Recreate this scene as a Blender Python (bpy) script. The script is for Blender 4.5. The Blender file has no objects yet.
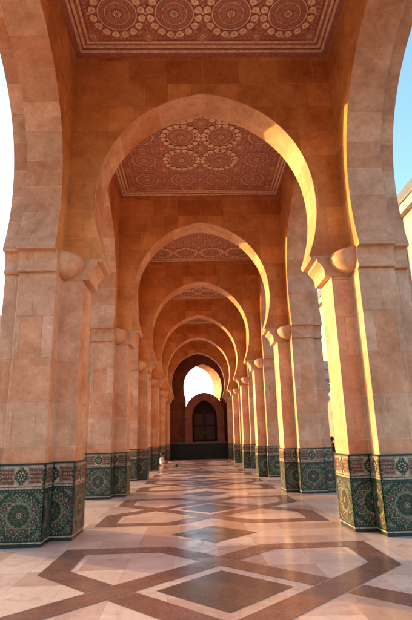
import bpy, math, random
from math import sin, cos, pi, sqrt, atan2, radians
from mathutils import Vector, Matrix
from mathutils.geometry import tessellate_polygon
random.seed(7)
scene = bpy.context.scene
COL = scene.collection

# ------------------------------------------------------------------ dimensions (metres)
A0, B0, Y1, LBAY, DREC, TW = 2.433, 2.811, 8.337, 6.440, 0.466, 0.864
DADO = 1.288
PR = 0.028                                  # tiles stand proud of the stone
CBAY = Y1 + DREC + TW / 2                   # axis of the first pier in view
BW = B0 + PR                                # inner face of the side walls
S = B0 - A0                                 # stub carrying the cross arch
TT = TW / 2 - PR
HH = TW / 2 + DREC - PR
W1 = 0.762 - 2 * PR
W2 = W1 + 0.30
H2 = HH - 0.12
ZC, ZT, HC, ZAP = 4.69, 5.14, 10.12, 9.03
YS = [CBAY + (n - 1) * LBAY for n in range(0, 7)]

# ------------------------------------------------------------------ node helpers
def newmat(name):
    m = bpy.data.materials.new(name); m.use_nodes = True
    nt = m.node_tree; nt.nodes.clear()
    out = nt.nodes.new('ShaderNodeOutputMaterial')
    b = nt.nodes.new('ShaderNodeBsdfPrincipled')
    nt.links.new(b.outputs[0], out.inputs[0])
    return m, nt, b
def N(nt, typ, **kw):
    n = nt.nodes.new(typ)
    for k, v in kw.items():
        if k.startswith('i_'):
            key = k[2:].replace('_', ' ')
            n.inputs[key].default_value = v
        else: setattr(n, k, v)
    return n
def mix(nt, fac, a, b, mode='MIX'):
    n = nt.nodes.new('ShaderNodeMix'); n.data_type = 'RGBA'; n.blend_type = mode
    for s, v in ((0, fac), (6, a), (7, b)):
        if isinstance(v, bpy.types.NodeSocket): nt.links.new(v, n.inputs[s])
        elif s == 0: n.inputs[0].default_value = v
        else: n.inputs[s].default_value = (v[0], v[1], v[2], 1)
    return n.outputs[2]
def ramp(nt, src, stops):
    r = nt.nodes.new('ShaderNodeValToRGB')
    e = r.color_ramp.elements
    while len(e) < len(stops): e.new(0.5)
    for el, (p, c) in zip(e, stops):
        el.position = p; el.color = (c[0], c[1], c[2], 1) if not isinstance(c, (int, float)) else (c, c, c, 1)
    nt.links.new(src, r.inputs[0]); return r.outputs[0]
def noise(nt, vec, scale, detail=5, rough=0.6, dist=0.0):
    n = N(nt, 'ShaderNodeTexNoise', i_Scale=scale, i_Detail=detail, i_Roughness=rough, i_Distortion=dist)
    nt.links.new(vec, n.inputs['Vector']); return n.outputs[0]

def stone(name, base, row=0.77, width=0.40, tint=0.34, warm=(1.12, 0.88, 0.70), pale=(1.12, 1.12, 1.16), rough=0.5, joint=0.007, speck=False):
    m, nt, b = newmat(name)
    uv = N(nt, 'ShaderNodeUVMap').outputs[0]
    tc = N(nt, 'ShaderNodeTexCoord').outputs['Object']
    geo = N(nt, 'ShaderNodeNewGeometry').outputs['Position']
    br = N(nt, 'ShaderNodeTexBrick', offset=0.5, offset_frequency=2, squash=1.6, squash_frequency=3)
    nt.links.new(uv, br.inputs['Vector'])
    for k, v in (('Scale', 1.0), ('Mortar Size', joint), ('Mortar Smooth', 0.25), ('Bias', 0.0), ('Brick Width', width), ('Row Height', row)):
        br.inputs[k].default_value = v
    br.inputs['Color1'].default_value = (0, 0, 0, 1); br.inputs['Color2'].default_value = (1, 1, 1, 1)
    br.inputs['Mortar'].default_value = (0.5, 0.5, 0.5, 1)
    c0 = tuple(base[i] * (1 + (warm[i] - 1) * 1.0) * (1 - tint * 0.42) for i in range(3))
    c1 = tuple(min(0.95, base[i] * pale[i] * (1 + tint * 0.28)) for i in range(3))
    blockc = ramp(nt, br.outputs['Color'], [(0, c0), (0.45, base), (0.75, base), (1, c1)])
    n1 = noise(nt, geo, 1.3, 6, 0.65, 0.6)
    mott = ramp(nt, n1, [(0.3, (0.72, 0.62, 0.52)), (0.5, (1, 1, 1)), (0.70, (1.22, 1.32, 1.46))])
    c = mix(nt, 0.95, blockc, mott, 'MULTIPLY')
    n2 = noise(nt, geo, 7.0, 10, 0.74, 0.35)
    blot = ramp(nt, n2, [(0.30, (0.70, 0.62, 0.54)), (0.46, (0.98, 0.97, 0.96)), (0.57, (1.04, 1.05, 1.07)), (0.68, (1.32, 1.42, 1.6))])
    c = mix(nt, 0.75, c, blot, 'MULTIPLY')
    # fine bleached pitting
    n3 = noise(nt, geo, 24.0, 6, 0.75, 0.2)
    pit = ramp(nt, n3, [(0.30, (0.72, 0.66, 0.60)), (0.44, (1, 1, 1)), (0.60, (1, 1, 1)), (0.72, (1.35, 1.45, 1.6))])
    c = mix(nt, 0.85 if speck else 0.4, c, pit, 'MULTIPLY')
    # thin pale mineral veins
    w = N(nt, 'ShaderNodeTexNoise', i_Scale=2.2, i_Detail=7, i_Roughness=0.55, i_Distortion=1.6)
    nt.links.new(geo, w.inputs['Vector'])
    vein = ramp(nt, w.outputs[0], [(0.49, 0), (0.5, 1), (0.506, 0)])
    vm = N(nt, 'ShaderNodeMath', operation='MULTIPLY'); nt.links.new(vein, vm.inputs[0]); vm.inputs[1].default_value = 0.22
    c = mix(nt, vm.outputs[0], c, tuple(min(0.9, x * 1.5) for x in base))
    jm = N(nt, 'ShaderNodeMath', operation='MULTIPLY'); nt.links.new(br.outputs['Fac'], jm.inputs[0])
    jn = noise(nt, geo, 2.5, 3); jr = ramp(nt, jn, [(0.35, 0.15), (0.65, 0.75)]); nt.links.new(jr, jm.inputs[1])
    jcn = noise(nt, geo, 0.7, 2)
    jc = ramp(nt, jcn, [(0.44, tuple(x * 0.45 for x in base)), (0.58, tuple(min(0.9, x * 1.45 + 0.05) for x in base))])
    c = mix(nt, jm.outputs[0], c, jc)
    nt.links.new(c, b.inputs['Base Color'])
    rr = ramp(nt, n2, [(0.3, rough + 0.15), (0.7, rough - 0.1)])
    nt.links.new(rr, b.inputs['Roughness'])
    b.inputs['Specular IOR Level'].default_value = 0.3
    bm = N(nt, 'ShaderNodeBump', i_Strength=0.35, i_Distance=0.02)
    hs = N(nt, 'ShaderNodeMath', operation='SUBTRACT'); nt.links.new(n2, hs.inputs[0]); nt.links.new(br.outputs['Fac'], hs.inputs[1])
    nt.links.new(hs.outputs[0], bm.inputs['Height']); nt.links.new(bm.outputs[0], b.inputs['Normal'])
    return m
def simple(name, col, rough=0.5, var=0.15, scale=12, spec=0.4, col2=None, metal=0):
    m, nt, b = newmat(name)
    geo = N(nt, 'ShaderNodeTexCoord').outputs['Object']
    n = noise(nt, geo, scale, 5, 0.65)
    lo = tuple(x * (1 - var) for x in col); hi = col2 or tuple(min(0.95, x * (1 + var)) for x in col)
    nt.links.new(ramp(nt, n, [(0.35, lo), (0.65, hi)]), b.inputs['Base Color'])
    b.inputs['Roughness'].default_value = rough; b.inputs['Specular IOR Level'].default_value = spec
    b.inputs['Metallic'].default_value = metal
    bm = N(nt, 'ShaderNodeBump', i_Strength=0.12, i_Distance=0.01); nt.links.new(n, bm.inputs['Height']); nt.links.new(bm.outputs[0], b.inputs['Normal'])
    return m
def glazed(name, col, var=0.35):
    m, nt, b = newmat(name)
    geo = N(nt, 'ShaderNodeNewGeometry').outputs['Position']
    v = N(nt, 'ShaderNodeTexVoronoi', i_Scale=26.0); nt.links.new(geo, v.inputs['Vector'])
    n = noise(nt, geo, 2.2, 4)
    c = mix(nt, 1.0, ramp(nt, v.outputs['Color'], [(0.1, tuple(x * (1 - var) for x in col)), (0.9, tuple(min(0.9, x * (1 + var)) for x in col))]),
            ramp(nt, n, [(0.3, (0.75, 0.73, 0.7)), (0.7, (1.1, 1.1, 1.1))]), 'MULTIPLY')
    nt.links.new(c, b.inputs['Base Color']); b.inputs['Roughness'].default_value = 0.32; b.inputs['Specular IOR Level'].default_value = 0.3
    bm = N(nt, 'ShaderNodeBump', i_Strength=0.15, i_Distance=0.004); nt.links.new(v.outputs['Distance'], bm.inputs['Height']); nt.links.new(bm.outputs[0], b.inputs['Normal'])
    return m
def marble(name, base, tile=0.62, rot=0.0, rough=0.14):
    m, nt, b = newmat(name)
    geo = N(nt, 'ShaderNodeNewGeometry').outputs['Position']
    mp = N(nt, 'ShaderNodeMapping'); nt.links.new(geo, mp.inputs['Vector']); mp.inputs['Rotation'].default_value = (0, 0, rot)
    br = N(nt, 'ShaderNodeTexBrick', offset=0.0, squash=1.0)
    nt.links.new(mp.outputs[0], br.inputs['Vector'])
    for k, v in (('Scale', 1.0), ('Mortar Size', 0.004), ('Mortar Smooth', 0.3), ('Bias', 0.0), ('Brick Width', tile), ('Row Height', tile)):
        br.inputs[k].default_value = v
    br.inputs['Color1'].default_value = (0, 0, 0, 1); br.inputs['Color2'].default_value = (1, 1, 1, 1)
    br.inputs['Mortar'].default_value = (0.5, 0.5, 0.5, 1)
    c = ramp(nt, br.outputs['Color'], [(0, tuple(base[i] * (0.74, 0.64, 0.58)[i] for i in range(3))), (0.5, base), (1, tuple(min(.95, base[i] * (1.12, 1.2, 1.22)[i]) for i in range(3)))])
    n1 = noise(nt, geo, 3.2, 8, 0.68, 1.5)
    c = mix(nt, 0.9, c, ramp(nt, n1, [(0.3, (0.66, 0.55, 0.48)), (0.45, (0.95, 0.92, 0.9)), (0.6, (1.05, 1.05, 1.05)), (0.74, (1.2, 1.22, 1.22))]), 'MULTIPLY')
    n2 = noise(nt, geo, 0.55, 4, 0.6)
    c = mix(nt, 0.7, c, ramp(nt, n2, [(0.35, (0.82, 0.76, 0.72)), (0.6, (1.06, 1.06, 1.06))]), 'MULTIPLY')
    jm = N(nt, 'ShaderNodeMath', operation='MULTIPLY'); nt.links.new(br.outputs['Fac'], jm.inputs[0]); jm.inputs[1].default_value = 0.55
    c = mix(nt, jm.outputs[0], c, tuple(x * 0.5 for x in base))
    nt.links.new(c, b.inputs['Base Color'])
    nt.links.new(ramp(nt, n1, [(0.3, rough + 0.16), (0.7, rough)]), b.inputs['Roughness'])
    b.inputs['Specular IOR Level'].default_value = 0.5
    bm = N(nt, 'ShaderNodeBump', i_Strength=0.03, i_Distance=0.01); nt.links.new(noise(nt, geo, 1.1, 2), bm.inputs['Height']); nt.links.new(bm.outputs[0], b.inputs['Normal'])
    return m
def granite(name, base, rough=0.16):
    m, nt, b = newmat(name)
    geo = N(nt, 'ShaderNodeNewGeometry').outputs['Position']
    v = N(nt, 'ShaderNodeTexVoronoi', i_Scale=55.0); nt.links.new(geo, v.inputs['Vector'])
    n = noise(nt, geo, 2.6, 6, 0.65)
    c = ramp(nt, v.outputs['Color'], [(0.1, tuple(x * 0.80 for x in base)), (0.5, base), (0.95, tuple(min(.9, x * 1.2) for x in base))])
    c = mix(nt, 0.9, c, ramp(nt, n, [(0.32, (0.72, 0.68, 0.66)), (0.66, (1.2, 1.2, 1.2))]), 'MULTIPLY')
    nt.links.new(c, b.inputs['Base Color'])
    nt.links.new(ramp(nt, n, [(0.3, rough + 0.12), (0.7, rough)]), b.inputs['Roughness'])
    return m

M = {}
STONE = (0.52, 0.303, 0.170)
M['stone'] = stone('travertine_blocks', STONE, tint=0.16)
M['wall'] = stone('travertine_wall_shaded', (0.50, 0.215, 0.058), row=0.62, width=0.52, tint=0.6)  # patchy orange-brown blocks, with dim amber interior light put into the colour
M['voussoir'] = stone('travertine_voussoirs', (0.52, 0.303, 0.165), row=0.56, width=40.0, tint=0.45, speck=True)
M['trim'] = stone('travertine_trim', (0.52, 0.303, 0.165), row=2.0, width=0.8, tint=0.15)
M['shadestone'] = stone('shaded_red_stone', (0.17, 0.055, 0.030), row=0.7, width=0.6, tint=0.4)  # shade of the closed end bay put into the stone colour
M['marble'] = marble('pink_marble', (0.67, 0.51, 0.405))
M['plaza'] = marble('plaza_marble', (0.56, 0.38, 0.30), tile=1.2)
M['redgranite'] = granite('red_granite', (0.230, 0.120, 0.085))
M['darkgranite'] = granite('dark_granite', (0.130, 0.088, 0.066))
M['green'] = glazed('green_glaze', (0.008, 0.027, 0.014))
M['lgreen'] = glazed('pale_green_glaze', (0.115, 0.165, 0.095))
M['teal'] = glazed('teal_glaze', (0.018, 0.055, 0.035))
M['navy'] = glazed('navy_glaze', (0.013, 0.022, 0.019))
M['cream'] = glazed('cream_glaze', (0.34, 0.285, 0.195))
M['rust'] = glazed('rust_glaze', (0.13, 0.048, 0.034))
M['gold'] = glazed('honey_glaze', (0.36, 0.24, 0.09))
M['cedar'] = simple('painted_cedar', (0.37, 0.15, 0.098), 0.6, 0.3, 18)
M['cedardark'] = simple('dark_cedar', (0.28, 0.108, 0.066), 0.6, 0.3, 18)
M['tan'] = simple('tan_paint', (0.74, 0.53, 0.32), 0.6, 0.25, 10)
M['ochre'] = simple('ochre_paint', (0.52, 0.27, 0.14), 0.6, 0.25, 14)
M['greyp'] = simple('grey_paint', (0.32, 0.24, 0.20), 0.6, 0.2, 14)
M['door'] = simple('dark_door_wood', (0.016, 0.006, 0.004), 0.5, 0.3, 6)
M['doorpanel'] = simple('door_panel_wood', (0.022, 0.008, 0.005), 0.6, 0.3, 6)
M['brass'] = simple('aged_brass', (0.30, 0.17, 0.06), 0.4, 0.2, 10, metal=1)
M['parapet'] = glazed('shaded_base_tile', (0.014, 0.017, 0.016))  # dado-like tile, shadow at the portal's foot put into its dark colour
M['parapet'].node_tree.nodes['Principled BSDF'].inputs['Specular IOR Level'].default_value = 0.12
M['door'].node_tree.nodes['Principled BSDF'].inputs['Specular IOR Level'].default_value = 0.1
M['coping'] = simple('grey_coping', (0.085, 0.06, 0.052), 0.5)
M['facade'] = stone('cream_facade', (0.36, 0.305, 0.245), row=1.2, width=1.6, tint=0.12)
M['base_shade'] = stone('brown_base_shade', (0.24, 0.105, 0.04), row=0.9, width=1.4, tint=0.4)  # darker copy of the facade, shaded orange tone put into the colour
M['rooft'] = simple('grey_green_roof', (0.10, 0.105, 0.10), 0.7, 0.2, 3)
M['glass'] = simple('dark_window', (0.05, 0.04, 0.04), 0.2)
M['colmarble'] = simple('grey_marble', (0.50, 0.40, 0.34), 0.4, 0.2, 5)
M['skin'] = simple('skin', (0.36, 0.19, 0.125), 0.55, 0.08, 20)
M['hair'] = simple('dark_hair', (0.015, 0.011, 0.009), 0.6)
M['black'] = simple('black_cloth', (0.014, 0.013, 0.016), 0.85, 0.3, 9)
M['white'] = simple('white_cloth', (0.72, 0.66, 0.62), 0.85, 0.08, 9)
M['pinkc'] = simple('pale_pink_cloth', (0.48, 0.30, 0.27), 0.85, 0.12, 9)
M['redc'] = simple('red_cloth', (0.40, 0.05, 0.04), 0.8, 0.12, 9)
M['shoe'] = simple('dark_leather', (0.03, 0.02, 0.017), 0.5)

# ------------------------------------------------------------------ mesh builder
class MB:
    def __init__(s): s.v = []; s.f = []; s.m = []; s.uv = []; s.mats = []; s.smooth = []
    def mi(s, mat):
        if mat not in s.mats: s.mats.append(mat)
        return s.mats.index(mat)
    def face(s, pts, mat, uv=None, smooth=False):
        pts = [Vector(p) for p in pts]
        i = len(s.v); s.v += pts; s.f.append(list(range(i, i + len(pts)))); s.m.append(s.mi(mat)); s.smooth.append(smooth)
        if uv is None:
            n = Vector((0, 0, 0))
            for a, b in zip(pts, pts[1:] + pts[:1]):
                n += Vector(((a.y - b.y) * (a.z + b.z), (a.z - b.z) * (a.x + b.x), (a.x - b.x) * (a.y + b.y)))
            ax, ay, az = abs(n.x), abs(n.y), abs(n.z)
            if az >= ax and az >= ay: uv = [(p.x, p.y) for p in pts]
            elif ax >= ay: uv = [(p.y + 0.11, p.z) for p in pts]
            else: uv = [(p.x, p.z) for p in pts]
        s.uv.append(uv)
    def ngon(s, pts, mat, flip=False):
        pts = [Vector(p) for p in pts]
        for t in tessellate_polygon([pts]):
            q = [pts[i] for i in t]
            n = (q[1] - q[0]).cross(q[2] - q[0])
            s.face(q, mat)
            s._want = None
    def build(s, name, parent=None, loc=None, recalc=True, smooth_angle=None):
        me = bpy.data.meshes.new(name)
        me.from_pydata([tuple(p) for p in s.v], [], s.f)
        for k in s.mats: me.materials.append(M[k])
        me.polygons.foreach_set('material_index', s.m)
        me.polygons.foreach_set('use_smooth', s.smooth)
        ul = me.uv_layers.new(name='UVMap')
        flat = []
        for u in s.uv:
            for a in u: flat += [a[0], a[1]]
        ul.data.foreach_set('uv', flat)
        if recalc:
            import bmesh
            bm = bmesh.new(); bm.from_mesh(me)
            bmesh.ops.remove_doubles(bm, verts=bm.verts, dist=0.0005)
            bmesh.ops.recalc_face_normals(bm, faces=bm.faces)
            bm.to_mesh(me); bm.free()
        o = bpy.data.objects.new(name, me); COL.objects.link(o)
        if parent: o.parent = parent
        if loc: o.location = loc
        return o
    def extrude(s, poly, axis, a, b, mat, caps=(True, True), arc=None):
        """poly: list of 2-D points in the plane across `axis`; extruded from a to b along it."""
        def P(q, t):
            return {'x': (t, q[0], q[1]), 'y': (q[0], t, q[1]), 'z': (q[0], q[1], t)}[axis]
        n = len(poly); L = 0
        for i in range(n):
            p, q = poly[i], poly[(i + 1) % n]
            d = sqrt((p[0] - q[0]) ** 2 + (p[1] - q[1]) ** 2)
            if d < 1e-6: continue
            uv = None
            if arc: uv = [(a, L), (a, L + d), (b, L + d), (b, L)]
            s.face([P(p, a), P(q, a), P(q, b), P(p, b)], mat, uv)
            L += d
        if caps[0]:
            for t in tessellate_polygon([[Vector((p[0], p[1], 0)) for p in poly]]): s.face([P(poly[i], a) for i in t], mat)
        if caps[1]:
            for t in tessellate_polygon([[Vector((p[0], p[1], 0)) for p in poly]]): s.face([P(poly[i], b) for i in t], mat)
    def box(s, x0, x1, y0, y1, z0, z1, mat):
        s.extrude([(x0, y0), (x1, y0), (x1, y1), (x0, y1)], 'z', z0, z1, mat)
    def lathe(s, prof, c, mat, n=20, a0=0, a1=2 * pi, sq=None):
        k = len(prof)
        full = abs(a1 - a0 - 2 * pi) < 1e-6
        for i in range(n):
            t0 = a0 + (a1 - a0) * i / n; t1 = a0 + (a1 - a0) * (i + 1) / n
            for (r0, z0), (r1, z1) in zip(prof, prof[1:]):
                pts = [(c[0] + r0 * cos(t0), c[1] + r0 * sin(t0), c[2] + z0), (c[0] + r0 * cos(t1), c[1] + r0 * sin(t1), c[2] + z0),
                       (c[0] + r1 * cos(t1), c[1] + r1 * sin(t1), c[2] + z1), (c[0] + r1 * cos(t0), c[1] + r1 * sin(t0), c[2] + z1)]
                if r0 < 1e-6: pts = pts[1:]
                elif r1 < 1e-6: pts = pts[:3]
                s.face(pts, mat, smooth=True)

def bevel(o, w=0.014):
    b = o.modifiers.new('arris', 'BEVEL'); b.width = w; b.segments = 2; b.limit_method = 'ANGLE'; b.angle_limit = radians(40); b.harden_normals = False
    return o
def tag(o, label=None, cat=None, group=None, kind=None):
    if label: o['label'] = label
    if cat: o['category'] = cat
    if group: o['group'] = group
    if kind: o['kind'] = kind
    return o
def empty(name, loc, rz=0):
    o = bpy.data.objects.new(name, None); COL.objects.link(o); o.location = loc; o.rotation_euler = (0, 0, rz); o.empty_display_size = 0.3
    return o
def dup(o, parent, loc=None, rz=None):
    c = o.copy(); COL.objects.link(c); c.parent = parent
    if loc is not None: c.location = loc
    if rz is not None: c.rotation_euler = (0, 0, rz)
    for ch in list(o.children): dup(ch, c)
    return c

# ------------------------------------------------------------------ flat ornament (tile and paint), laid up in 1 mm layers
def clip(poly, w, h):
    def cut(ps, ins, inter):
        out = []
        for p, q in zip(ps, ps[1:] + ps[:1]):
            a, b = ins(p), ins(q)
            if a: out.append(p)
            if a != b: out.append(inter(p, q))
        return out
    def ix(X): return lambda p, q: (X, p[1] + (q[1] - p[1]) * (X - p[0]) / (q[0] - p[0]))
    def iy(Y): return lambda p, q: (p[0] + (q[0] - p[0]) * (Y - p[1]) / (q[1] - p[1]), Y)
    for ins, inter in ((lambda p: p[0] >= 0, ix(0)), (lambda p: p[0] <= w, ix(w)), (lambda p: p[1] >= 0, iy(0)), (lambda p: p[1] <= h, iy(h))):
        if not poly: return []
        poly = cut(poly, ins, inter)
    return poly
class Canvas:
    def __init__(s, mb, origin, ux, uy, w, h, step=0.0012):
        s.mb, s.o, s.ux, s.uy, s.w, s.h, s.step = mb, Vector(origin), Vector(ux), Vector(uy), w, h, step
        s.n = s.ux.cross(s.uy); s.off = (0, 0); s.cnt = 0
    def poly(s, pts, mat, layer):
        s.cnt = (s.cnt + 1) % 97; layer += s.cnt * 0.006
        p = clip([(a + s.off[0], b + s.off[1]) for a, b in pts], s.w, s.h)
        if len(p) < 3: return
        # winding towards the viewer
        ar = sum(a[0] * b[1] - b[0] * a[1] for a, b in zip(p, p[1:] + p[:1]))
        if abs(ar) < 1e-7: return
        if ar < 0: p = p[::-1]
        s.mb.face([s.o + s.ux * a + s.uy * b + s.n * (layer * s.step) for a, b in p], mat)
    def rect(s, x0, y0, x1, y1, mat, L): s.poly([(x0, y0), (x1, y0), (x1, y1), (x0, y1)], mat, L)
    def disc(s, x, y, r, mat, L, n=18): s.poly([(x + r * cos(2 * pi * i / n), y + r * sin(2 * pi * i / n)) for i in range(n)], mat, L)
    def ring(s, x, y, r0, r1, mat, L, n=28):
        for i in range(n):
            a, b = 2 * pi * i / n, 2 * pi * (i + 1) / n
            s.poly([(x + r0 * cos(a), y + r0 * sin(a)), (x + r1 * cos(a), y + r1 * sin(a)), (x + r1 * cos(b), y + r1 * sin(b)), (x + r0 * cos(b), y + r0 * sin(b))], mat, L)
    def line(s, p, q, w, mat, L):
        d = (q[0] - p[0], q[1] - p[1]); l = sqrt(d[0] ** 2 + d[1] ** 2)
        if l < 1e-6: return
        n = (-d[1] / l * w / 2, d[0] / l * w / 2)
        s.poly([(p[0] + n[0], p[1] + n[1]), (p[0] - n[0], p[1] - n[1]), (q[0] - n[0], q[1] - n[1]), (q[0] + n[0], q[1] + n[1])], mat, L)
    def petals(s, x, y, r0, r1, n, wid, mat, L, ph=0.0):
        rm = (r0 + r1) / 2
        for i in range(n):
            a = 2 * pi * i / n + ph
            pts = [(x + r * cos(a + t), y + r * sin(a + t)) for r, t in ((r0, 0), (rm * 0.9, wid / 2), (rm * 1.15, wid / 2.4), (r1, 0), (rm * 1.15, -wid / 2.4), (rm * 0.9, -wid / 2))]
            s.poly(pts, mat, L)
    def star(s, x, y, r, n, k, w, mat, L, ph=0.0):
        for i in range(n):
            a, b = 2 * pi * i / n + ph, 2 * pi * (i + k) / n + ph
            s.line((x + r * cos(a), y + r * sin(a)), (x + r * cos(b), y + r * sin(b)), w, mat, L)
    def frame(s, x0, y0, x1, y1, t, mat, L):
        s.rect(x0, y0, x1, y0 + t, mat, L); s.rect(x0, y1 - t, x1, y1, mat, L)
        s.rect(x0, y0 + t, x0 + t, y1 - t, mat, L); s.rect(x1 - t, y0 + t, x1, y1 - t, mat, L)

def zellige(mb, o, ux, w, centre=None, ends=(True, True)):
    """one face of a dado: skirting line, star panel, frieze.  centre: where the star sits across the width"""
    c = Canvas(mb, o, ux, (0, 0, 1), w, DADO)
    if centre is None: centre = w / 2
    # skirting
    c.rect(0, 0, w, 0.055, 'navy', 1); c.rect(0, 0.058, w, 0.082, 'cream', 1)
    c.rect(0, 0.086, w, DADO, 'green', 1)
    P0, P1 = 0.10, 0.875
    c.rect(0, P0, w, P0 + 0.035, 'navy', 2); c.rect(0, P1 - 0.045, w, P1, 'navy', 2)
    for i in range(int(w / 0.05) + 1):
        c.disc(i * 0.05 + 0.02, P0 + 0.018, 0.009, 'cream', 3, 6); c.disc(i * 0.05 + 0.02, P1 - 0.022, 0.010, 'lgreen', 3, 6)
    # star panels, repeated both ways from the centre
    cy = (P0 + P1) / 2 - 0.005; pw = 0.72; R = 0.345
    c2 = Canvas(mb, Vector(o) + Vector((0, 0, P0 + 0.035)), ux, (0, 0, 1), w, P1 - P0 - 0.08); cy2 = (P1 - P0 - 0.08) / 2
    for i in range(int(w / 0.036) + 2):
        for j in range(21):
            xx, yy = centre % 0.036 + (i - 0.5 * (j % 2)) * 0.036, 0.004 + j * 0.036
            c2.poly([(xx - 0.011, yy), (xx, yy - 0.011), (xx + 0.011, yy), (xx, yy + 0.011)], ('lgreen', 'teal', 'navy', 'lgreen', 'cream')[(i * 3 + j * 2) % 5], 1.2)
    k0 = -int(centre / pw + 1); k1 = int((w - centre) / pw + 1)
    for k in range(k0, k1 + 1):
        x, y = centre + k * pw, cy2
        if x < -R - 0.05 or x > w + R + 0.05: continue
        c2.ring(x, y, R - 0.014, R, 'teal', 2, 32)
        c2.star(x, y, R - 0.006, 16, 6, 0.009, 'lgreen', 4)
        c2.star(x, y, R - 0.006, 16, 5, 0.006, 'cream', 4.4, pi / 16)
        c2.star(x, y, R - 0.10, 12, 5, 0.006, 'lgreen', 4.7)
        c2.ring(x, y, 0.205, 0.213, 'lgreen', 4.8, 28)
        for i in range(16):
            a = 2 * pi * (i + 0.5) / 16
            c2.poly([(x + 0.325 * cos(a + t) if q else x + rr * cos(a), y + 0.325 * sin(a + t) if q else y + rr * sin(a)) for q, rr, t in ((0, .335, 0), (1, 0, .05), (0, .30, 0), (1, 0, -.05))], 'lgreen', 4.9)
        for i in range(8):
            a = 2 * pi * i / 8 + pi / 8
            px, py = x + 0.255 * cos(a), y + 0.255 * sin(a)
            c2.disc(px, py, 0.055, 'lgreen', 5, 12); c2.disc(px, py, 0.048, 'rust', 6, 12); c2.petals(px, py, 0.012, 0.046, 6, 0.6, 'navy', 7); c2.disc(px, py, 0.012, 'cream', 8, 8)
            a += pi / 8
            px, py = x + 0.30 * cos(a), y + 0.30 * sin(a)
            c2.disc(px, py, 0.026, 'lgreen', 5, 8); c2.disc(px, py, 0.018, 'navy', 6, 8)
        c2.disc(x, y, 0.176, 'lgreen', 5, 24); c2.disc(x, y, 0.168, 'green', 6, 24)
        c2.petals(x, y, 0.045, 0.165, 12, 0.42, 'lgreen', 7); c2.petals(x, y, 0.05, 0.158, 12, 0.32, 'navy', 8)
        c2.petals(x, y, 0.085, 0.125, 12, 0.16, 'rust', 9)
        c2.disc(x, y, 0.046, 'cream', 9, 12); c2.disc(x, y, 0.034, 'rust', 10, 12); c2.disc(x, y, 0.014, 'cream', 11, 8)
        for sx in (-1, 1):
            for sy in (-1, 1):
                px, py = x + sx * pw / 2, y + sy * 0.36
                c2.disc(px, py, 0.125, 'lgreen', 2.3, 16); c2.disc(px, py, 0.117, 'teal', 3.3, 16); c2.petals(px, py, 0.03, 0.11, 8, 0.5, 'cream', 4.6); c2.petals(px, py, 0.035, 0.10, 8, 0.36, 'rust', 5.6); c2.disc(px, py, 0.03, 'navy', 6.6, 8)
                px, py = x + sx * pw / 2, y + sy * 0.12
                c2.disc(px, py, 0.04, 'cream', 5, 8); c2.disc(px, py, 0.033, 'navy', 6, 8)
                c2.line((x + sx * 0.26, y + sy * 0.34), (x + sx * 0.35, y + sy * 0.20), 0.008, 'lgreen', 7)
                c2.line((x + sx * 0.20, y + sy * 0.35), (x + sx * 0.36, y + sy * 0.26), 0.006, 'cream', 7.3)
    # frieze
    F0, F1 = 0.885, DADO
    c.rect(0, F0, w, F0 + 0.026, 'cream', 3); c.rect(0, F0 + 0.030, w, F1, 'cream', 2)
    c.rect(0, F0 + 0.030, w, F0 + 0.042, 'rust', 3); c.rect(0, F1 - 0.030, w, F1, 'navy', 3); c.rect(0, F1 - 0.046, w, F1 - 0.034, 'lgreen', 3)
    y0, y1 = F0 + 0.062, F1 - 0.060; ym = (y0 + y1) / 2
    c3 = Canvas(mb, Vector(o) + Vector((0, 0, y0)), ux, (0, 0, 1), w, y1 - y0); hh = y1 - y0
    for k in range(k0, k1 + 1):
        x = centre + k * pw
        for sx in (-1, 1):
            xa, xb = sorted((x + sx * 0.115, x + sx * 0.345))
            c3.rect(xa, 0.01, xb, hh - 0.01, 'rust', 3); c3.rect(xa + 0.010, 0.020, xb - 0.010, hh - 0.020, 'cream', 4); c3.rect(xa + 0.016, 0.026, xb - 0.016, hh - 0.026, 'rust', 5)
            for i in range(5):
                for j in range(3):
                    px, py = xa + 0.036 + i * 0.040, hh / 2 + (j - 1) * 0.060
                    c3.poly([(px - 0.017, py), (px, py - 0.020), (px + 0.017, py), (px, py + 0.020)], 'cream' if (i + j) % 2 else 'gold', 6)
                    c3.disc(px, py, 0.007, 'navy', 7, 6)
            c3.line((xa + 0.02, hh / 2 + 0.03), (xb - 0.02, hh / 2 + 0.03), 0.005, 'navy', 6.5); c3.line((xa + 0.02, hh / 2 - 0.03), (xb - 0.02, hh / 2 - 0.03), 0.005, 'navy', 6.5)
        c3.disc(x, hh / 2, 0.112, 'green', 3.5, 16); c3.petals(x, hh / 2, 0.03, 0.118, 8, 0.55, 'lgreen', 4.5); c3.petals(x, hh / 2, 0.035, 0.10, 8, 0.4, 'green', 5.5); c3.petals(x, hh / 2, 0.03, 0.075, 8, 0.5, 'cream', 6.5, pi / 8)
        c3.disc(x, hh / 2, 0.035, 'navy', 7.5, 12); c3.disc(x, hh / 2, 0.014, 'cream', 8.5, 8)
        for sy in (0.012, hh - 0.012): c3.disc(x, sy, 0.034, 'navy', 4.2, 10); c3.disc(x, sy, 0.016, 'lgreen', 5.2, 8)
        px = x + pw / 2
        c3.star(px, hh / 2, 0.10, 8, 3, 0.009, 'green', 4.4); c3.disc(px, hh / 2, 0.022, 'rust', 5.4, 8)
    # dentil strips up the free edges
    for e, X in zip(ends, (0, w - 0.024)):
        if not e: continue
        c.rect(X, 0.086, X + 0.024, F1 - 0.03, 'navy', 13)
        for i in range(int((F1 - 0.12) / 0.036)):
            c.rect(X + 0.004, 0.09 + i * 0.036, X + 0.020, 0.108 + i * 0.036, 'lgreen' if i % 2 else 'green', 14)

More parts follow.
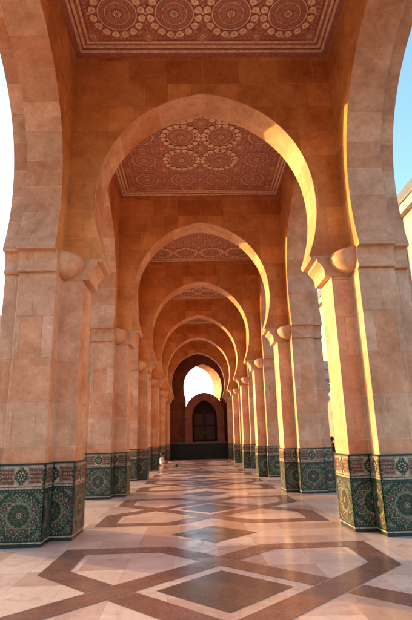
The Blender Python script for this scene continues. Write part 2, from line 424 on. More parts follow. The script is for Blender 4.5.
# ------------------------------------------------------------------ curves
def intrados(hw, tip, zap, n=34, zt=ZT, zc=6.30):
    """pointed horseshoe, right half then mirrored: list from right tip over the apex to left tip"""
    H = zap - zc
    xc = (H * H - hw * hw) / (2 * hw); r = hw + xc
    pts = []
    for i in range(9):
        z = zt + (zc - zt) * i / 9
        pts.append((hw - (hw - tip) * ((zc - z) / (zc - zt)) ** 2, z))
    amax = math.acos(xc / r)
    for i in range(n):
        a = amax * i / (n - 1)
        rr = r + 0.07 * sin(pi * i / (n - 1)) ** 1.3
        pts.append((max(0.0, rr * cos(a) - xc), zc + rr * sin(a)))
    pts[-1] = (0.0, zap)
    return pts + [(-x, z) for x, z in pts[-2::-1]]
def corbel(e):
    """offset into the opening against height, from the pier top up to the arch tip"""
    k = e / 0.40
    return [(0.0, ZC), (0.115, ZC), (0.125, ZC + 0.085), (0.118, ZC + 0.09), (0.132, ZC + 0.16), (0.165, ZC + 0.23), (0.215, ZC + 0.285), (0.245, ZC + 0.31), (0.25, ZC + 0.375), (0.355 * 1, ZC + 0.385), (0.40, ZC + 0.45)]
def corb(e):
    k = e / 0.40
    return [(x * k, z) for x, z in corbel(e)]
def corb_side(e):
    return [(0.0, ZC), (0.065, ZC), (0.085, ZC + 0.022), (0.085, ZC + 0.058), (0.052, ZC + 0.068), (0.040, ZC + 0.14), (0.046, ZC + 0.26), (0.080, ZC + 0.36), (0.092, ZC + 0.398),
            (e - 0.012, ZC + 0.402), (e, ZC + 0.412), (e, ZC + 0.45)]

arcade = empty('arcade', (0, CBAY, 0))
tag(arcade, 'long orange stone arcade of pointed horseshoe arches on tiled piers', 'arcade')
def W(y): return y - CBAY                  # arcade-local y

# ---- one pier with its parts, built for the right side about its own axis
def plan(o=0.0):
    s, t, h, w, w2, h2 = S + o, TT + o, HH + o, W1 + o, W2 + o, H2 + o
    return [(-s, -t), (-o, -t), (-o, -h), (w, -h), (w, -h2), (w2, -h2), (w2, h2), (w, h2), (w, h), (-o, h), (-o, t), (-s, t)]
mb = MB(); mb.extrude(plan(), 'z', DADO - 0.02, ZC, 'stone', caps=(False, True))
pier = bevel(mb.build('pier', arcade, (BW, W(CBAY), 0)))
# tiled dado
mb = MB(); pl = plan(PR)
mb.extrude(pl, 'z', 0, DADO, 'green', caps=(False, True))
dado = mb
for i in range(len(pl)):
    p, q = pl[i], pl[(i + 1) % len(pl)]
    d = Vector((q[0] - p[0], q[1] - p[1], 0)); w = d.length
    ux = d.normalized()
    if w < 0.13: continue
    c = None
    vert = abs(d.y) < 1e-6
    ends = (True, True)
    if 0.3 < w < 0.6:                       # recess faces and cheeks: half a star against the inner corner
        c = w if i in (0,) else (0 if i == 9 or i == 10 else None)
    zellige(dado, (p[0], p[1], 0), ux, w, c, ends)
dado.build('tiled_dado', pier, recalc=False)
# imposts: stepped corbels below the arch tips
ET, ES = 0.41, 0.215
mb = MB()
pf = [(-HH - x, z) for x, z in corb_side(ES)]
mb.extrude(pf + [(-y, z) for y, z in pf[::-1]], 'x', 0.0, W1, 'trim')
pf2 = [(-H2 - x, z) for x, z in corb_side(ES)]
mb.extrude(pf2 + [(-y, z) for y, z in pf2[::-1]], 'x', W1, W2, 'trim')
pf3 = [(-S - x, z) for x, z in corb(ET)]
mb.extrude(pf3 + [(0, ZT), (0, ZC)], 'y', -TT, TT, 'trim')
bevel(mb.build('impost', pier, recalc=True), 0.008)
# rounded brackets in the re-entrant corners
for sgn in (-1, 1):
    mb = MB(); n, k = 12, 8
    rx, ry, rz, zt = S + 0.02, DREC - 0.01, 0.46, 5.15
    def Q(a, t):
        # a sweeps wall to wall, t from rim (0) to foot (1)
        ct = max(0.0, cos(t * pi / 2)); sz = sin(t * pi / 2)
        ca, sa = max(0.0, cos(a)), max(0.0, sin(a))
        return (-rx * ca ** 0.9 * ct ** 1.0, sgn * (TT + ry * sa ** 0.75 * ct ** 0.45), zt - 0.07 * ca - (rz - 0.07 * ca) * sz)
    for i in range(n):
        for j in range(k):
            a0, a1, t0, t1 = i / n * pi / 2, (i + 1) / n * pi / 2, j / k, (j + 1) / k
            pts = [Q(a0, t0), Q(a1, t0), Q(a1, t1), Q(a0, t1)] if j < k - 1 else [Q(a0, t0), Q(a1, t0), Q(a0, t1)]
            mb.face(pts, 'trim', smooth=True)
        mb.face([(0, sgn * TT, zt + 0.02), Q(i / n * pi / 2, 0), Q((i + 1) / n * pi / 2, 0)], 'trim')
    mb.build('bracket', pier)
# engaged column on the outer face
mb = MB(); cx = W2 + 0.10
mb.box(W2 - 0.02, W2 + 0.50, -0.34, 0.34, 3.42, 3.74, 'colmarble')
mb.box(W2 - 0.02, W2 + 0.56, -0.40, 0.40, 3.74, 4.00, 'colmarble')
prof = [(0.0, 3.42), (0.27, 3.42), (0.27, 3.36), (0.20, 3.30), (0.25, 3.18), (0.23, 3.05), (0.15, 2.96), (0.18, 2.86), (0.16, 2.72), (0.11, 2.62), (0.12, 2.58), (0.12, 2.54), (0.085, 2.50), (0.09, 1.5), (0.095, 0.5), (0.12, 0.47), (0.12, 0.40), (0.14, 0.36), (0.14, 0.30), (0.0, 0.30)]
mb.lathe(prof, (cx, 0, 0), 'colmarble', 20)
for i in range(10):
    a = 2 * pi * i / 10
    mb.lathe([(0.0, 3.30), (0.045, 3.24), (0.052, 3.15), (0.0, 3.06)], (cx + 0.225 * cos(a), 0.225 * sin(a), 0), 'colmarble', 6)
    mb.lathe([(0.0, 2.94), (0.038, 2.88), (0.042, 2.80), (0.0, 2.72)], (cx + 0.155 * cos(a + .3), 0.155 * sin(a + .3), 0), 'colmarble', 6)
mb.box(W2 - 0.02, cx + 0.15, -0.15, 0.15, 0.0, 0.30, 'colmarble')
mb.build('engaged_column', pier)

PIERS = [(y, s) for y in YS for s in (1, -1)]
first = True
for y, s in PIERS:
    if y == CBAY and s == 1: continue
    dup(pier, arcade, (s * BW, W(y), 0), 0 if s == 1 else pi)

# ---- cross arches
mb = MB()
ins = intrados(2.29, A0 + PR - ET, ZAP)
tipx = ins[0][0]
outline = [(BW, ZT)] + ins + [(-BW, ZT), (-BW, HC), (BW, HC)]
# front and back
for yy in (-TT, TT):
    for t in tessellate_polygon([[Vector((p[0], p[1], 0)) for p in outline]]): mb.face([(outline[i][0], yy, outline[i][1]) for i in t], 'wall')
Ls = 0
for p, q in zip(ins, ins[1:]):
    d = sqrt((p[0] - q[0]) ** 2 + (p[1] - q[1]) ** 2)
    mb.face([(p[0], -TT, p[1]), (q[0], -TT, q[1]), (q[0], TT, q[1]), (p[0], TT, p[1])], 'voussoir', [(0.0, Ls), (0.0, Ls + d), (0.38, Ls + d), (0.38, Ls)])
    Ls += d
xarch = bevel(mb.build('cross_arch', arcade, (0, W(CBAY), 0)))
for y in YS:
    if y != CBAY: dup(xarch, arcade, (0, W(y), 0))

# ---- side arches (one per bay and side), built for the right side, local y = 0 at the bay centre
HB = LBAY / 2
def side_arch():
    mb = MB(); hj = HB - HH
    i1 = intrados(2.335, hj - ES, ZAP); i2 = intrados(2.335 + 0.12, HB - H2 - ES, ZAP + 0.14)
    o1 = [(HB, ZT)] + i1 + [(-HB, ZT), (-HB, HC), (HB, HC)]
    o2 = [(HB, ZT)] + i2 + [(-HB, ZT), (-HB, 11.6), (HB, 11.6)]
    def sheet(ol, x, mat):
        for t in tessellate_polygon([[Vector((p[0], p[1], 0)) for p in ol]]): mb.face([(x, ol[i][0], ol[i][1]) for i in t], mat)
    sheet(o1, 0, 'wall'); sheet(o1, W1, 'wall'); sheet(o2, W1 + 0.002, 'wall'); sheet(o2, W2, 'wall')
    for ii, xa, xb in ((i1, 0, W1), (i2, W1 + 0.002, W2)):
        Ls = 0
        for p, q in zip(ii, ii[1:]):
            d = sqrt((p[0] - q[0]) ** 2 + (p[1] - q[1]) ** 2)
            mb.face([(xa, p[0], p[1]), (xa, q[0], q[1]), (xb, q[0], q[1]), (xb, p[0], p[1])], 'voussoir', [(0.39, Ls), (0.39, Ls + d), (0.77, Ls + d), (0.77, Ls)])
            Ls += d
    return bevel(mb.build('side_arch', arcade, (BW, W(CBAY - HB), 0)))
sarch = side_arch()
BAYS = [y - HB for y in YS[1:]]
YE = 43.6
for y in BAYS:
    for s in (1, -1):
        if s == 1 and abs(y - (CBAY - HB)) < 1e-6: continue
        dup(sarch, arcade, (s * BW, W(y), 0), 0 if s == 1 else pi)

# ---- painted ceilings: square field of rosettes with a moulded border
CW = 2 * BW; CL = LBAY - 2 * TT
def ceiling(kind):
    mb = MB()
    mb.box(-CW / 2 - 0.1, CW / 2 + 0.1, -CL / 2 - 0.05, CL / 2 + 0.05, HC + 0.005, HC + 0.14, 'cedar')
    c = Canvas(mb, (-CW / 2, CL / 2, HC), (1, 0, 0), (0, -1, 0), CW, CL, 0.003)
    c.rect(0, 0, CW, CL, 'cedar', 0.5)
    c.frame(0.30, 0.30, CW - 0.30, CL - 0.30, 0.05, 'tan', 2); c.frame(0.36, 0.36, CW - 0.36, CL - 0.36, 0.03, 'cedardark', 2)
    for i in range(56):
        for X, Y in ((0.43, 0.45 + i * 0.085), (CW - 0.43, 0.45 + i * 0.085), (0.46 + i * 0.085, 0.43), (0.46 + i * 0.085, CL - 0.43)):
            if X <= CW - 0.40 and Y <= CL - 0.40: c.disc(X, Y, 0.028, 'ochre', 2, 6)
    f0 = 0.48; n = 4; px = (CW - 2 * f0) / n; py = (CL - 2 * f0) / n
    for i in range(n + 1):
        for j in range(n + 1):                                       # little wheels between the big ones
            x, y = f0 + i * px, f0 + j * py
            x = min(max(x, f0), CW - f0); y = min(max(y, f0), CL - f0)
            c.ring(x, y, 0.085, 0.11, 'ochre', 2, 16); c.disc(x, y, 0.05, 'tan', 2, 10); c.disc(x, y, 0.02, 'cedardark', 3, 8)
            c.star(x, y, 0.19, 8, 3, 0.014, 'ochre', 2.5)
            if i < n:
                c.ring(x + px / 2, y, 0.055, 0.075, 'ochre', 3, 12); c.disc(x + px / 2, y, 0.03, 'tan', 3, 8)
            if j < n:
                c.ring(x, y + py / 2, 0.055, 0.075, 'ochre', 3, 12); c.disc(x, y + py / 2, 0.03, 'tan', 3, 8)
    rnd = random.Random(3)
    for i in range(36):                                              # arabesque curls filling the ground
        for j in range(36):
            x, y = f0 + (i + 0.5) * (CW - 2 * f0) / 36, f0 + (j + 0.5) * (CL - 2 * f0) / 36
            c.disc(x, y, 0.026, 'ochre' if (i + j) % 3 else 'cedardark', 1.2, 6)
            c.ring(x + 0.045, y + 0.04, 0.014, 0.024, 'tan', 1.4, 7)
    for i in range(n):
        for j in range(n):
            x, y = f0 + (i + 0.5) * px, f0 + (j + 0.5) * py
            big = kind == 0 or (i in (1, 2) and j in (1, 2, 3) and kind == 1)
            if kind == 2: big = j in (0, 3)
            r = 0.40 if big else 0.37
            c.disc(x, y, r + 0.02, 'cedardark', 2.6, 36); c.disc(x, y, r, 'cedar', 4, 36)
            c.petals(x, y, 0.10, r - 0.015, 24, 0.20, 'ochre', 5); c.petals(x, y, 0.16, r - 0.06, 24, 0.09, 'cedardark', 6)
            c.ring(x, y, r * 0.62, r * 0.62 + 0.012, 'tan', 6.5, 32); c.ring(x, y, r - 0.015, r + 0.008, 'tan', 6.5, 36)
            c.disc(x, y, 0.11, 'cedardark', 7, 18); c.petals(x, y, 0.03, 0.10, 12, 0.42, 'tan', 8); c.disc(x, y, 0.042, 'greyp', 9, 12)
            if big:
                for k in range(16):
                    a = 2 * pi * (k + 0.5) / 16
                    X, Y = x + 0.505 * cos(a), y + 0.505 * sin(a)
                    u, v = cos(a), sin(a)
                    pts = []
                    for e in range(12):
                        t = 2 * pi * e / 12
                        ra, rb = 0.078 * cos(t), 0.084 * sin(t) * (1 + 0.25 * cos(t))
                        pts.append((X + u * ra - v * rb, Y + v * ra + u * rb))
                    c.poly(pts, 'tan', 10)
                    c.disc(X, Y, 0.022, 'ochre', 11, 6)
    o = mb.build('painted_ceiling', arcade, recalc=False)
    cm = MB()
    # stepped moulding round the edge
    for off, wd, dz, mat in ((0.0, 0.11, 0.10, 'cedar'), (0.11, 0.05, 0.075, 'tan'), (0.16, 0.03, 0.05, 'cedardark'), (0.19, 0.05, 0.035, 'tan')):
        X, Y = CW / 2 - off - 0.002, CL / 2 - off - 0.002
        z0, z1 = HC - dz, HC + 0.004
        cm.box(-X, X, Y - wd, Y, z0, z1, mat); cm.box(-X, X, -Y, -Y + wd, z0, z1, mat)
        cm.box(-X, -X + wd, -Y + wd, Y - wd, z0, z1, mat); cm.box(X - wd, X, -Y + wd, Y - wd, z0, z1, mat)
    cm.build('cornice', o, recalc=False)
    return o
protos = [ceiling(0), ceiling(1), ceiling(2)]
order = [0, 1, 2, 0, 1, 2]
used = set()
for k, y in enumerate(BAYS):
    t = order[k]
    if t not in used: used.add(t); protos[t].location = (0, W(y), 0)
    else: dup(protos[t], arcade, (0, W(y), 0))
# roof slab with a low parapet each side
mb = MB(); ya, yb = YS[0] - TT, YE - 0.004
mb.box(-BW - W1, BW + W1, W(ya), W(yb), HC + 0.16, HC + 0.6, 'trim')
mb.build('roof', arcade)
mb = MB(); mb.box(-BW + 0.002, BW - 0.002, W(YS[-1]) + TT + 0.002, W(YE) - 0.004, HC - 0.2, HC + 0.158, 'shadestone'); mb.build('end_ceiling', arcade)
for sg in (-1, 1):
    mb = MB(); x0, x1 = sorted((sg * BW, sg * (BW + W1))); mb.box(x0, x1, W(YS[-1]) + HH + 0.002, W(YE) - 0.004, 0, ZC + 0.001, 'shadestone')
    mb.box(x0, x1, W(YS[-1]) + 0.002, W(YE) - 0.004, ZC + 0.46, HC + 0.158, 'shadestone'); mb.box(x0, x1, W(YS[-1]) + HH + 0.10, W(YE) - 0.004, ZC + 0.003, ZC + 0.458, 'shadestone')
    mb.build('side_wall', arcade)

# ------------------------------------------------------------------ end of the walk
YE = 43.6
mb = MB()
iw = intrados(1.73, 1.55, 8.37, zt=5.2, zc=6.2)
CXE = 0.42
def ew(pts, y, dx=0.0): return [(p[0] + CXE + dx, y, p[1]) for p in pts]
XL, XR = -3.9, 3.9
SH = -0.72; TE = 1.0
for y, dx in ((YE, 0.0), (YE + TE, SH)):
    h = [(p[0] + CXE + dx, p[1]) for p in iw]
    ol = [(XR, 0), (XR, 11.2), (XL, 11.2), (XL, 0), (h[-1][0], 0)] + h[::-1] + [(h[0][0], 0)]
    for t in tessellate_polygon([[Vector((p[0], p[1], 0)) for p in ol]]): mb.face([(ol[i][0], y, ol[i][1]) for i in t], 'shadestone' if y == YE else 'wall')
f = [(iw[0][0], 0.0)] + iw + [(iw[-1][0], 0.0)]
Ls = 0
for p, q in zip(f, f[1:]):
    d = sqrt((p[0] - q[0]) ** 2 + (p[1] - q[1]) ** 2)
    mb.face([(p[0] + CXE, YE, p[1]), (q[0] + CXE, YE, q[1]), (q[0] + CXE + SH, YE + TE, q[1]), (p[0] + CXE + SH, YE + TE, p[1])], 'voussoir', [(0, Ls), (0, Ls + d), (1.2, Ls + d), (1.2, Ls)])
    Ls += d
for x in (XL, XR):
    mb.face([(x, YE, 0), (x, YE + TE, 0), (x, YE + TE, 11.2), (x, YE, 11.2)], 'wall')
mb.face([(XL, YE, 11.2), (XR, YE, 11.2), (XR, YE + TE, 11.2), (XL, YE + TE, 11.2)], 'wall')
endw = mb.build('end_wall', None, recalc=False)
tag(endw, 'dark end wall with a bright horseshoe opening onto white sky above the portal', 'wall')

# portal under the opening
portal = empty('portal', (0.52, YE - 0.2, 0))
tag(portal, 'pointed stone portal with closed dark wooden door at the end of the walk', 'portal')
def ogee(hw, zs, za, z0, n=16):
    H = za - zs; xc = (H * H - hw * hw) / (2 * hw); r = hw + xc; am = math.acos(xc / r)
    rt = [(hw, z0)] + [(r * cos(am * i / n) - xc, zs + r * sin(am * i / n)) for i in range(n + 1)]
    rt[-1] = (0, za)
    return rt + [(-x, z) for x, z in rt[-2::-1]]
so, si = ogee(1.74, 3.85, 5.70, 0.0), ogee(1.10, 3.55, 5.05, 0.0)
mb = MB()
ya_, yb_ = -0.55, 0.195
ring = so + si[::-1]
for y in (ya_, yb_):
    for t in tessellate_polygon([[Vector((p[0], p[1], 0)) for p in ring]]): mb.face([(ring[i][0], y, ring[i][1]) for i in t], 'shadestone')
for cur in (so, si):
    for p, q in zip(cur, cur[1:]): mb.face([(p[0], ya_, p[1]), (q[0], ya_, q[1]), (q[0], yb_, q[1]), (p[0], yb_, p[1])], 'trim' if cur is so else 'shadestone')  # paler outer curve: sky light on the portal's top put into colour
mb.build('surround', portal)
mb = MB(); mb.extrude([(x * 1.06, z if z < 3 else z + 0.04) for x, z in si], 'y', 0.05, 0.16, 'door'); door = mb.build('door', portal)
mb = MB()
for s in (-1, 1):
    for (z0, z1) in ((0.4, 1.5), (1.65, 2.75), (2.9, 3.9)):
        x0, x1 = sorted((s * 0.12, s * 0.92)); mb.box(x0, x1, 0.015, 0.052, z0, z1, 'doorpanel')
mb.build('door_panel', door)
mb = MB(); mb.box(-0.03, 0.03, -0.005, 0.052, 0.1, 4.6, 'doorpanel'); mb.build('meeting_rail', door)
for s in (-1, 1):
    mb = MB(); mb.lathe([(0.0, -0.10), (0.05, -0.06), (0.06, 0.0), (0.05, 0.06), (0.0, 0.10)], (s * 0.09, -0.02, 2.25), 'brass', 12); mb.build('handle', door)
# low tiled wall across the foot of it
mb = MB(); mb.box(-2.42, 2.42, 42.55, 42.85, 0, 1.30, 'parapet'); lw = mb.build('low_wall'); tag(lw, 'low dark tiled wall with grey coping crossing the foot of the portal', 'wall')
mb = MB(); mb.box(-2.42, 2.42, 42.50, 42.90, 1.302, 1.44, 'coping'); mb.build('coping', lw)

# ------------------------------------------------------------------ floor with its inlaid interlace
mb = MB()
FX, FY0, FY1 = 5.4, -7.0, YE + 30
mb.box(-FX, FX, FY0, FY1, -0.12, 0.0, 'marble')
C0 = 5.86
def off_path(pts, w):
    """mitred quads along a polyline"""
    n = len(pts); L = []; R = []
    for i in range(n):
        p = Vector(pts[i])
        d0 = (p - Vector(pts[i - 1])).normalized() if i else None
        d1 = (Vector(pts[i + 1]) - p).normalized() if i < n - 1 else None
        if d0 is None: nn = Vector((-d1.y, d1.x)); k = 1
        elif d1 is None: nn = Vector((-d0.y, d0.x)); k = 1
        else:
            b = (Vector((-d0.y, d0.x)) + Vector((-d1.y, d1.x))).normalized(); nn = b; k = 1 / max(0.3, b.dot(Vector((-d0.y, d0.x))))
        L.append(p + nn * w / 2 * k); R.append(p - nn * w / 2 * k)
    return L, R
def band(mb, pts, w, oy, mat, z):
    L, R = off_path(pts, w)
    for i in range(len(pts) - 1):
        q = [L[i], R[i], R[i + 1], L[i + 1]]
        mb.face([(a.x, a.y + oy, z) for a in q], mat)
BWD, K, HX, HY = 0.37, 1.27, 2.135, 2.06
def under_over(a, b, crossings):
    """split segment a-b leaving gaps at the crossings it passes under"""
    A_, B_ = Vector(a), Vector(b); d = B_ - A_; l = d.length; u = d / l
    gaps = sorted(((Vector(c) - A_).dot(u) for c in crossings))
    out = []; s = 0
    for g in gaps:
        out.append((A_ + u * s, A_ + u * (g - BWD / 2 - 0.022))); s = g + BWD / 2 + 0.022
    out.append((A_ + u * s, B_)); return out
for k in range(-2, 7):
    oy = C0 + k * LBAY
    if oy > 40: continue
    # strand 1: lines y-x=+K and y-x=-K joined round corners (-HX,-HY) and (HX,HY); strand 2 is its mirror image
    xa, yl = HY - K, HX - K
    for m in (1, -1):
        def P(x, y): return (x * m, y)
        for sg in (1, -1):
            # from the vertical edge through the crossings to the horizontal edge, round the corner to meet the other half
            def Q(x, y): return P(x * sg, y * sg)
            segs = under_over(Q(-HX, -yl), Q(xa, HY), [Q(0, K)] if m == 1 else [Q(-K, 0)])
            for i, (s_, e_) in enumerate(segs):
                pts = [tuple(s_), tuple(e_)]
                if i == 0: pts = [Q(-HX, -HY + BWD / 2 + 0.001)] + pts
                if i == len(segs) - 1: pts = pts + [Q(HX + BWD / 2, HY)]
                band(mb, pts, BWD, oy, 'redgranite', 0.003)
    for cy, in ((0,), (LBAY / 2,)):
        r = 0.765
        mb.face([(0, oy + cy - r, 0.003), (r, oy + cy, 0.003), (0, oy + cy + r, 0.003), (-r, oy + cy, 0.003)], 'darkgranite')
floor = mb.build('floor', None, recalc=False)
tag(floor, 'polished pink marble floor inlaid with brown interlaced bands', 'floor', kind='structure')
mb = MB(); mb.box(-600, 600, -600, 700, -0.6, -0.125, 'plaza'); g = mb.build('plaza', None, recalc=False)
tag(g, 'wide pale marble plaza around the arcade', 'plaza', kind='structure')

# ------------------------------------------------------------------ building across the plaza (right)
bld = empty('hall_building', (16.2, 40, 0))
tag(bld, 'large cream hall with a sloping grey roof across the plaza behind the right piers', 'building')
HE = 19.2
mb = MB()
mb.box(0, 14, -30, 45, -0.12, HE - 0.502, 'facade')
for i in range(11):
    yy = -27 + i * 7.0
    mb.box(-0.35, -0.003, yy - 0.5, yy + 0.5, -0.12, HE - 1.2, 'facade')
mb.box(-0.45, -0.003, -30, 45, HE - 1.2, HE - 0.502, 'facade')
wl = mb.build('wall', bld, recalc=False)
mb = MB(); mb.box(-0.42, -0.354, -30.05, 45.05, -0.12, 6.2, 'base_shade'); mb.build('base_shade', bld)  # added band carrying the lower facade's shaded orange tone as colour
mb = MB()
mb.extrude([(-0.55, HE - 0.5), (14.55, HE - 0.5), (14.55, HE - 0.3), (14.2, HE + 0.75), (-0.2, HE + 0.75), (-0.55, HE - 0.3)], 'y', -30.4, 45.4, 'rooft')
mb.build('roof', bld, recalc=False)
for i in range(10):
    yy = -23.5 + i * 7.0
    mb = MB(); cur = [(x, z) for x, z in ogee(1.3, 7.0, 9.0, 2.0)]
    mb.extrude(cur, 'x', -0.05, 0.03, 'glass'); w_ = mb.build('window', bld, (0, yy, 0))
    mb = MB(); o2 = [(x, z) for x, z in ogee(1.65, 7.0, 9.5, 1.8)]
    ring = o2 + cur[::-1]
    mb.extrude(ring, 'x', -0.16, -0.004, 'facade'); mb.build('frame', w_)

# ------------------------------------------------------------------ people
def body(name, joints, edges, mat, parent=None, root=0, sub=2):
    me = bpy.data.meshes.new(name); me.from_pydata([j[:3] for j in joints], edges, [])
    o = bpy.data.objects.new(name, me); COL.objects.link(o)
    if parent: o.parent = parent
    sk = o.modifiers.new('skin', 'SKIN'); sk.use_smooth_shade = True
    for i, j in enumerate(joints):
        d = me.skin_vertices[0].data[i]; d.radius = (j[3], j[4] if len(j) > 4 else j[3]); d.use_root = (i == root)
    o.modifiers.new('sub', 'SUBSURF').levels = sub; o.modifiers['sub'].render_levels = sub
    me.materials.append(M[mat]); return o
def blob(mb, c, r, mat, n=14, k=9, zcut=(0, 1)):
    prof = []
    for i in range(k + 1):
        t = -pi / 2 + pi * (zcut[0] + (zcut[1] - zcut[0]) * i / k)
        prof.append((cos(t), sin(t)))
    for i in range(n):
        a, b = 2 * pi * i / n, 2 * pi * (i + 1) / n
        for (r0, z0), (r1, z1) in zip(prof, prof[1:]):
            pts = [(c[0] + r[0] * r0 * cos(a), c[1] + r[1] * r0 * sin(a), c[2] + r[2] * z0), (c[0] + r[0] * r0 * cos(b), c[1] + r[1] * r0 * sin(b), c[2] + r[2] * z0),
                   (c[0] + r[0] * r1 * cos(b), c[1] + r[1] * r1 * sin(b), c[2] + r[2] * z1), (c[0] + r[0] * r1 * cos(a), c[1] + r[1] * r1 * sin(a), c[2] + r[2] * z1)]
            if r0 < 1e-5: pts = pts[1:]
            elif r1 < 1e-5: pts = pts[:3]
            mb.face(pts, mat, smooth=True)
def fingers(J, E, wrist, d, up, r=0.009):
    """a palm and five fingers on a skeleton; d = hand direction, up = thumb side"""
    d = Vector(d).normalized(); up = Vector(up).normalized(); w = Vector(J[wrist][:3])
    palm = len(J); J.append((*(w + d * 0.075), 0.034, 0.018)); E.append((wrist, palm))
    for k, ln in enumerate((0.070, 0.080, 0.074, 0.055)):
        b = w + d * 0.095 + up * (0.030 - 0.020 * k); q = len(J)
        J.append((*b, r)); J.append((*(b + d * ln * 0.55), r * 0.95)); J.append((*(b + d * ln + Vector((0, 0, -0.018))), r * 0.8))
        E.extend([(palm, q), (q, q + 1), (q + 1, q + 2)])
    q = len(J); J.append((*(w + d * 0.04 + up * 0.042), r * 1.1)); J.append((*(w + d * 0.085 + up * 0.062), r * 0.9)); E.extend([(palm, q), (q, q + 1)])
def person(name, loc, rz, J, E, skin_root, head, clothes, label):
    t = empty(name, loc, rz); tag(t, label, 'person')
    body('body', J, E, 'skin', t, skin_root)
    return t
# standing visitor (faces local -y)
J = [(0, 0, 0.93, .13, .10), (0, 0, 1.12, .115, .09), (0, 0, 1.33, .14, .095), (0, 0.01, 1.44, .06), (0, 0, 1.50, .05), (0, -.005, 1.60, .078, .092), (0, -.005, 1.68, .065, .08),
     (.16, 0, 1.40, .05), (.20, .02, 1.14, .042), (.21, -.06, .92, .030), (-.16, 0, 1.40, .05), (-.20, .02, 1.14, .042), (-.21, -.05, .92, .030),
     (.09, 0, .86, .085), (.10, -.02, .48, .055), (.10, .02, .09, .038), (.10, -.14, .035, .034), (-.09, 0, .86, .085), (-.10, -.02, .48, .055), (-.10, .03, .09, .038), (-.11, -.13, .035, .034)]
Eg = [(0, 1), (1, 2), (2, 3), (3, 4), (4, 5), (5, 6), (2, 7), (7, 8), (8, 9), (2, 10), (10, 11), (11, 12), (0, 13), (13, 14), (14, 15), (15, 16), (0, 17), (17, 18), (18, 19), (19, 20)]
for q in ((0, -.098, 1.592, .014), (.084, .005, 1.60, .016), (-.084, .005, 1.60, .016)): J.append(q); Eg.append((5, len(J) - 1))
fingers(J, Eg, 9, (0.05, -.25, -1), (0, -1, -.2)); fingers(J, Eg, 12, (-0.05, -.25, -1), (0, -1, -.2))
p1 = person('person', (6.72, 25.0, -0.125), radians(80), J, Eg, 0, None, None, 'standing person in dark top and pale trousers, out on the plaza behind the right piers')
JJ = [(0, 0, 0.98, .155, .125), (0, 0, 1.14, .14, .11), (0, 0, 1.33, .165, .115), (0, .005, 1.43, .085), (.165, 0, 1.40, .066), (.205, .02, 1.14, .056), (.21, -.05, .95, .044), (-.165, 0, 1.40, .066), (-.205, .02, 1.14, .056), (-.21, -.04, .95, .044), (0, 0, .84, .165, .13)]
body('jacket', JJ, [(0, 1), (1, 2), (2, 3), (2, 4), (4, 5), (5, 6), (2, 7), (7, 8), (8, 9), (0, 10)], 'black', p1)
JJ = [(0, 0, .92, .14, .11), (.095, 0, .84, .10), (.105, -.02, .48, .075), (.105, .02, .08, .062), (-.095, 0, .84, .10), (-.105, -.02, .48, .075), (-.105, .03, .08, .062)]
body('trousers', JJ, [(0, 1), (1, 2), (2, 3), (0, 4), (4, 5), (5, 6)], 'pinkc', p1)
mb = MB(); blob(mb, (0, .02, 1.64), (.095, .112, .125), 'hair', zcut=(0.35, 1)); blob(mb, (0, .065, 1.56), (.085, .06, .12), 'hair'); mb.build('hair', p1)
for s in (-1, 1):
    mb = MB(); blob(mb, (s * .032, -.092, 1.622), (.011, .008, .008), 'hair', 8, 5); mb.build('eye', p1)
mb = MB(); blob(mb, (0, -.094, 1.555), (.026, .010, .008), 'redc', 8, 5); mb.build('mouth', p1)
for s in (-1, 1):
    mb = MB(); blob(mb, (s * .105, -.06, .045), (.05, .135, .05), 'shoe', 12, 7); mb.build('shoe', p1)
# seated visitor, legs stretched out along +x, back near the pier
J = [(0, 0, .13, .12, .13), (-.03, 0, .32, .10), (-.05, 0, .52, .12), (-.04, 0, .62, .06), (-.02, 0, .68, .05), (0, 0, .78, .085, .075), (0, 0, .86, .07),
     (-.05, .15, .58, .05), (.02, .20, .36, .042), (.24, .14, .28, .030), (-.05, -.15, .58, .05), (.02, -.20, .36, .042), (.24, -.13, .28, .030),
     (.12, .09, .12, .085), (.48, .11, .20, .055), (.88, .11, .06, .038), (.93, .12, .16, .032), (.12, -.09, .12, .085), (.48, -.10, .16, .055), (.88, -.09, .06, .038), (.93, -.10, .16, .032)]
Eg = [(0, 1), (1, 2), (2, 3), (3, 4), (4, 5), (5, 6), (2, 7), (7, 8), (8, 9), (2, 10), (10, 11), (11, 12), (0, 13), (13, 14), (14, 15), (15, 16), (0, 17), (17, 18), (18, 19), (19, 20)]
for q in ((.096, 0, .77, .014), (-.005, .080, .78, .016), (-.005, -.080, .78, .016)): J.append(q); Eg.append((5, len(J) - 1))
fingers(J, Eg, 9, (1, -.3, -.1), (0, -.3, 1)); fingers(J, Eg, 12, (1, .3, -.1), (0, .3, 1))
p2 = person('person', (-2.40, 31.0, 0.0), radians(-12), J, Eg, 0, None, None, 'seated person in white shirt on the floor by the far left piers')
JJ = [(0, 0, .15, .155, .165), (-.03, 0, .32, .14, .15), (-.05, 0, .52, .15, .16), (-.04, 0, .61, .085), (-.05, .16, .58, .068), (.02, .21, .36, .060), (.20, .155, .29, .046), (-.05, -.16, .58, .068), (.02, -.21, .36, .060), (.20, -.145, .29, .046)]
body('shirt', JJ, [(0, 1), (1, 2), (2, 3), (2, 4), (4, 5), (5, 6), (2, 7), (7, 8), (8, 9)], 'white', p2)
JJ = [(0, 0, .14, .15, .16), (.14, .10, .13, .105), (.48, .11, .20, .078), (.84, .11, .075, .058), (.14, -.10, .13, .105), (.48, -.10, .16, .078), (.84, -.09, .075, .058)]
body('trousers', JJ, [(0, 1), (1, 2), (2, 3), (0, 4), (4, 5), (5, 6)], 'pinkc', p2)
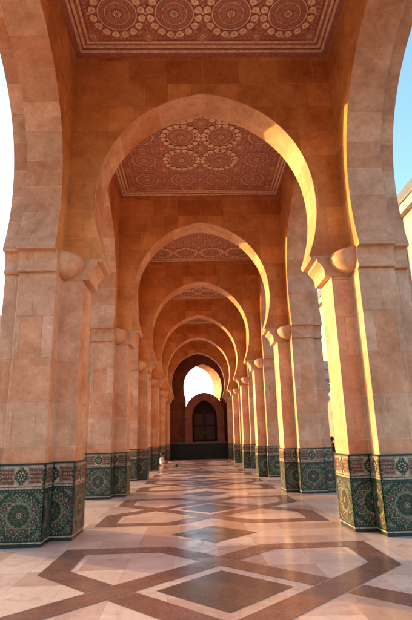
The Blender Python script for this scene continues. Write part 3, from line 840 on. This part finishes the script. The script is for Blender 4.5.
mb = MB(); blob(mb, (-.015, 0, .82), (.105, .098, .115), 'hair', zcut=(0.33, 1)); blob(mb, (-.06, 0, .74), (.06, .085, .11), 'hair'); mb.build('hair', p2)
for s in (-1, 1):
    mb = MB(); blob(mb, (.084, s * .03, .795), (.008, .011, .008), 'hair', 8, 5); mb.build('eye', p2)
mb = MB(); blob(mb, (.084, 0, .735), (.010, .024, .008), 'redc', 8, 5); mb.build('mouth', p2)
for s in (-1, 1):
    mb = MB(); blob(mb, (.92, s * .105, .10), (.045, .05, .12), 'shoe', 12, 7); mb.build('shoe', p2)
# the red bag on the seated visitor's lap
mb = MB(); blob(mb, (0, 0, .10), (.10, .15, .10), 'redc', 16, 10); mb.lathe([(.02, .19), (.03, .24), (.015, .25)], (0, 0, 0), 'redc', 10)
bag = mb.build('bag', None, (-2.13, 30.94, .22)); tag(bag, 'small red bag on the lap of the seated person in white shirt', 'bag')

# ------------------------------------------------------------------ camera (fitted to the photograph)
F, PITCH, YAW, ROLL = 471.46, 0.2689, 0.0276, -0.0243
fw = Vector((sin(YAW) * cos(PITCH), cos(YAW) * cos(PITCH), sin(PITCH)))
r = Vector((cos(YAW), -sin(YAW), 0)); u = r.cross(fw)
r2 = r * cos(ROLL) + u * sin(ROLL); u2 = -r * sin(ROLL) + u * cos(ROLL)
cam = bpy.data.cameras.new('camera'); co = bpy.data.objects.new('camera', cam); COL.objects.link(co)
co.matrix_world = Matrix(((r2.x, u2.x, -fw.x, -0.2976), (r2.y, u2.y, -fw.y, 0), (r2.z, u2.z, -fw.z, 1.6), (0, 0, 0, 1)))
cam.sensor_fit = 'HORIZONTAL'; cam.sensor_width = 36; cam.lens = F / 412 * 36
cam.clip_start = 0.05; cam.clip_end = 3000
scene.camera = co

# ------------------------------------------------------------------ daylight
ELEV = radians(6.0); sd = Vector((-1, 0.62, 0)).normalized()            # towards the sun
sun_dir = Vector((sd.x * cos(ELEV), sd.y * cos(ELEV), sin(ELEV)))
sl = bpy.data.lights.new('sun', 'SUN'); sl.energy = 2.0; sl.angle = radians(0.5); sl.color = (0.76, 0.40, 0.125)
so_ = bpy.data.objects.new('sun', sl); COL.objects.link(so_)
so_.rotation_euler = (-sun_dir).to_track_quat('-Z', 'Y').to_euler()
wd = bpy.data.worlds.new('World'); scene.world = wd; wd.use_nodes = True
nt = wd.node_tree; bg = nt.nodes['Background']
sky = nt.nodes.new('ShaderNodeTexSky'); sky.sky_type = 'NISHITA'; sky.sun_disc = False
sky.sun_elevation = ELEV; sky.sun_rotation = atan2(sun_dir.x, sun_dir.y)
sky.air_density = 1.0; sky.dust_density = 2.4; sky.ozone_density = 2.4
nt.links.new(sky.outputs[0], bg.inputs[0]); bg.inputs[1].default_value = 0.15

vs = scene.view_settings
scene.display_settings.display_device = 'sRGB'
vs.view_transform = 'Standard'; vs.look = 'None'; vs.gamma = 1.0; vs.use_curve_mapping = False
vs.exposure = 2.88
cy = scene.cycles
cy.max_bounces = 10; cy.diffuse_bounces = 7; cy.glossy_bounces = 3
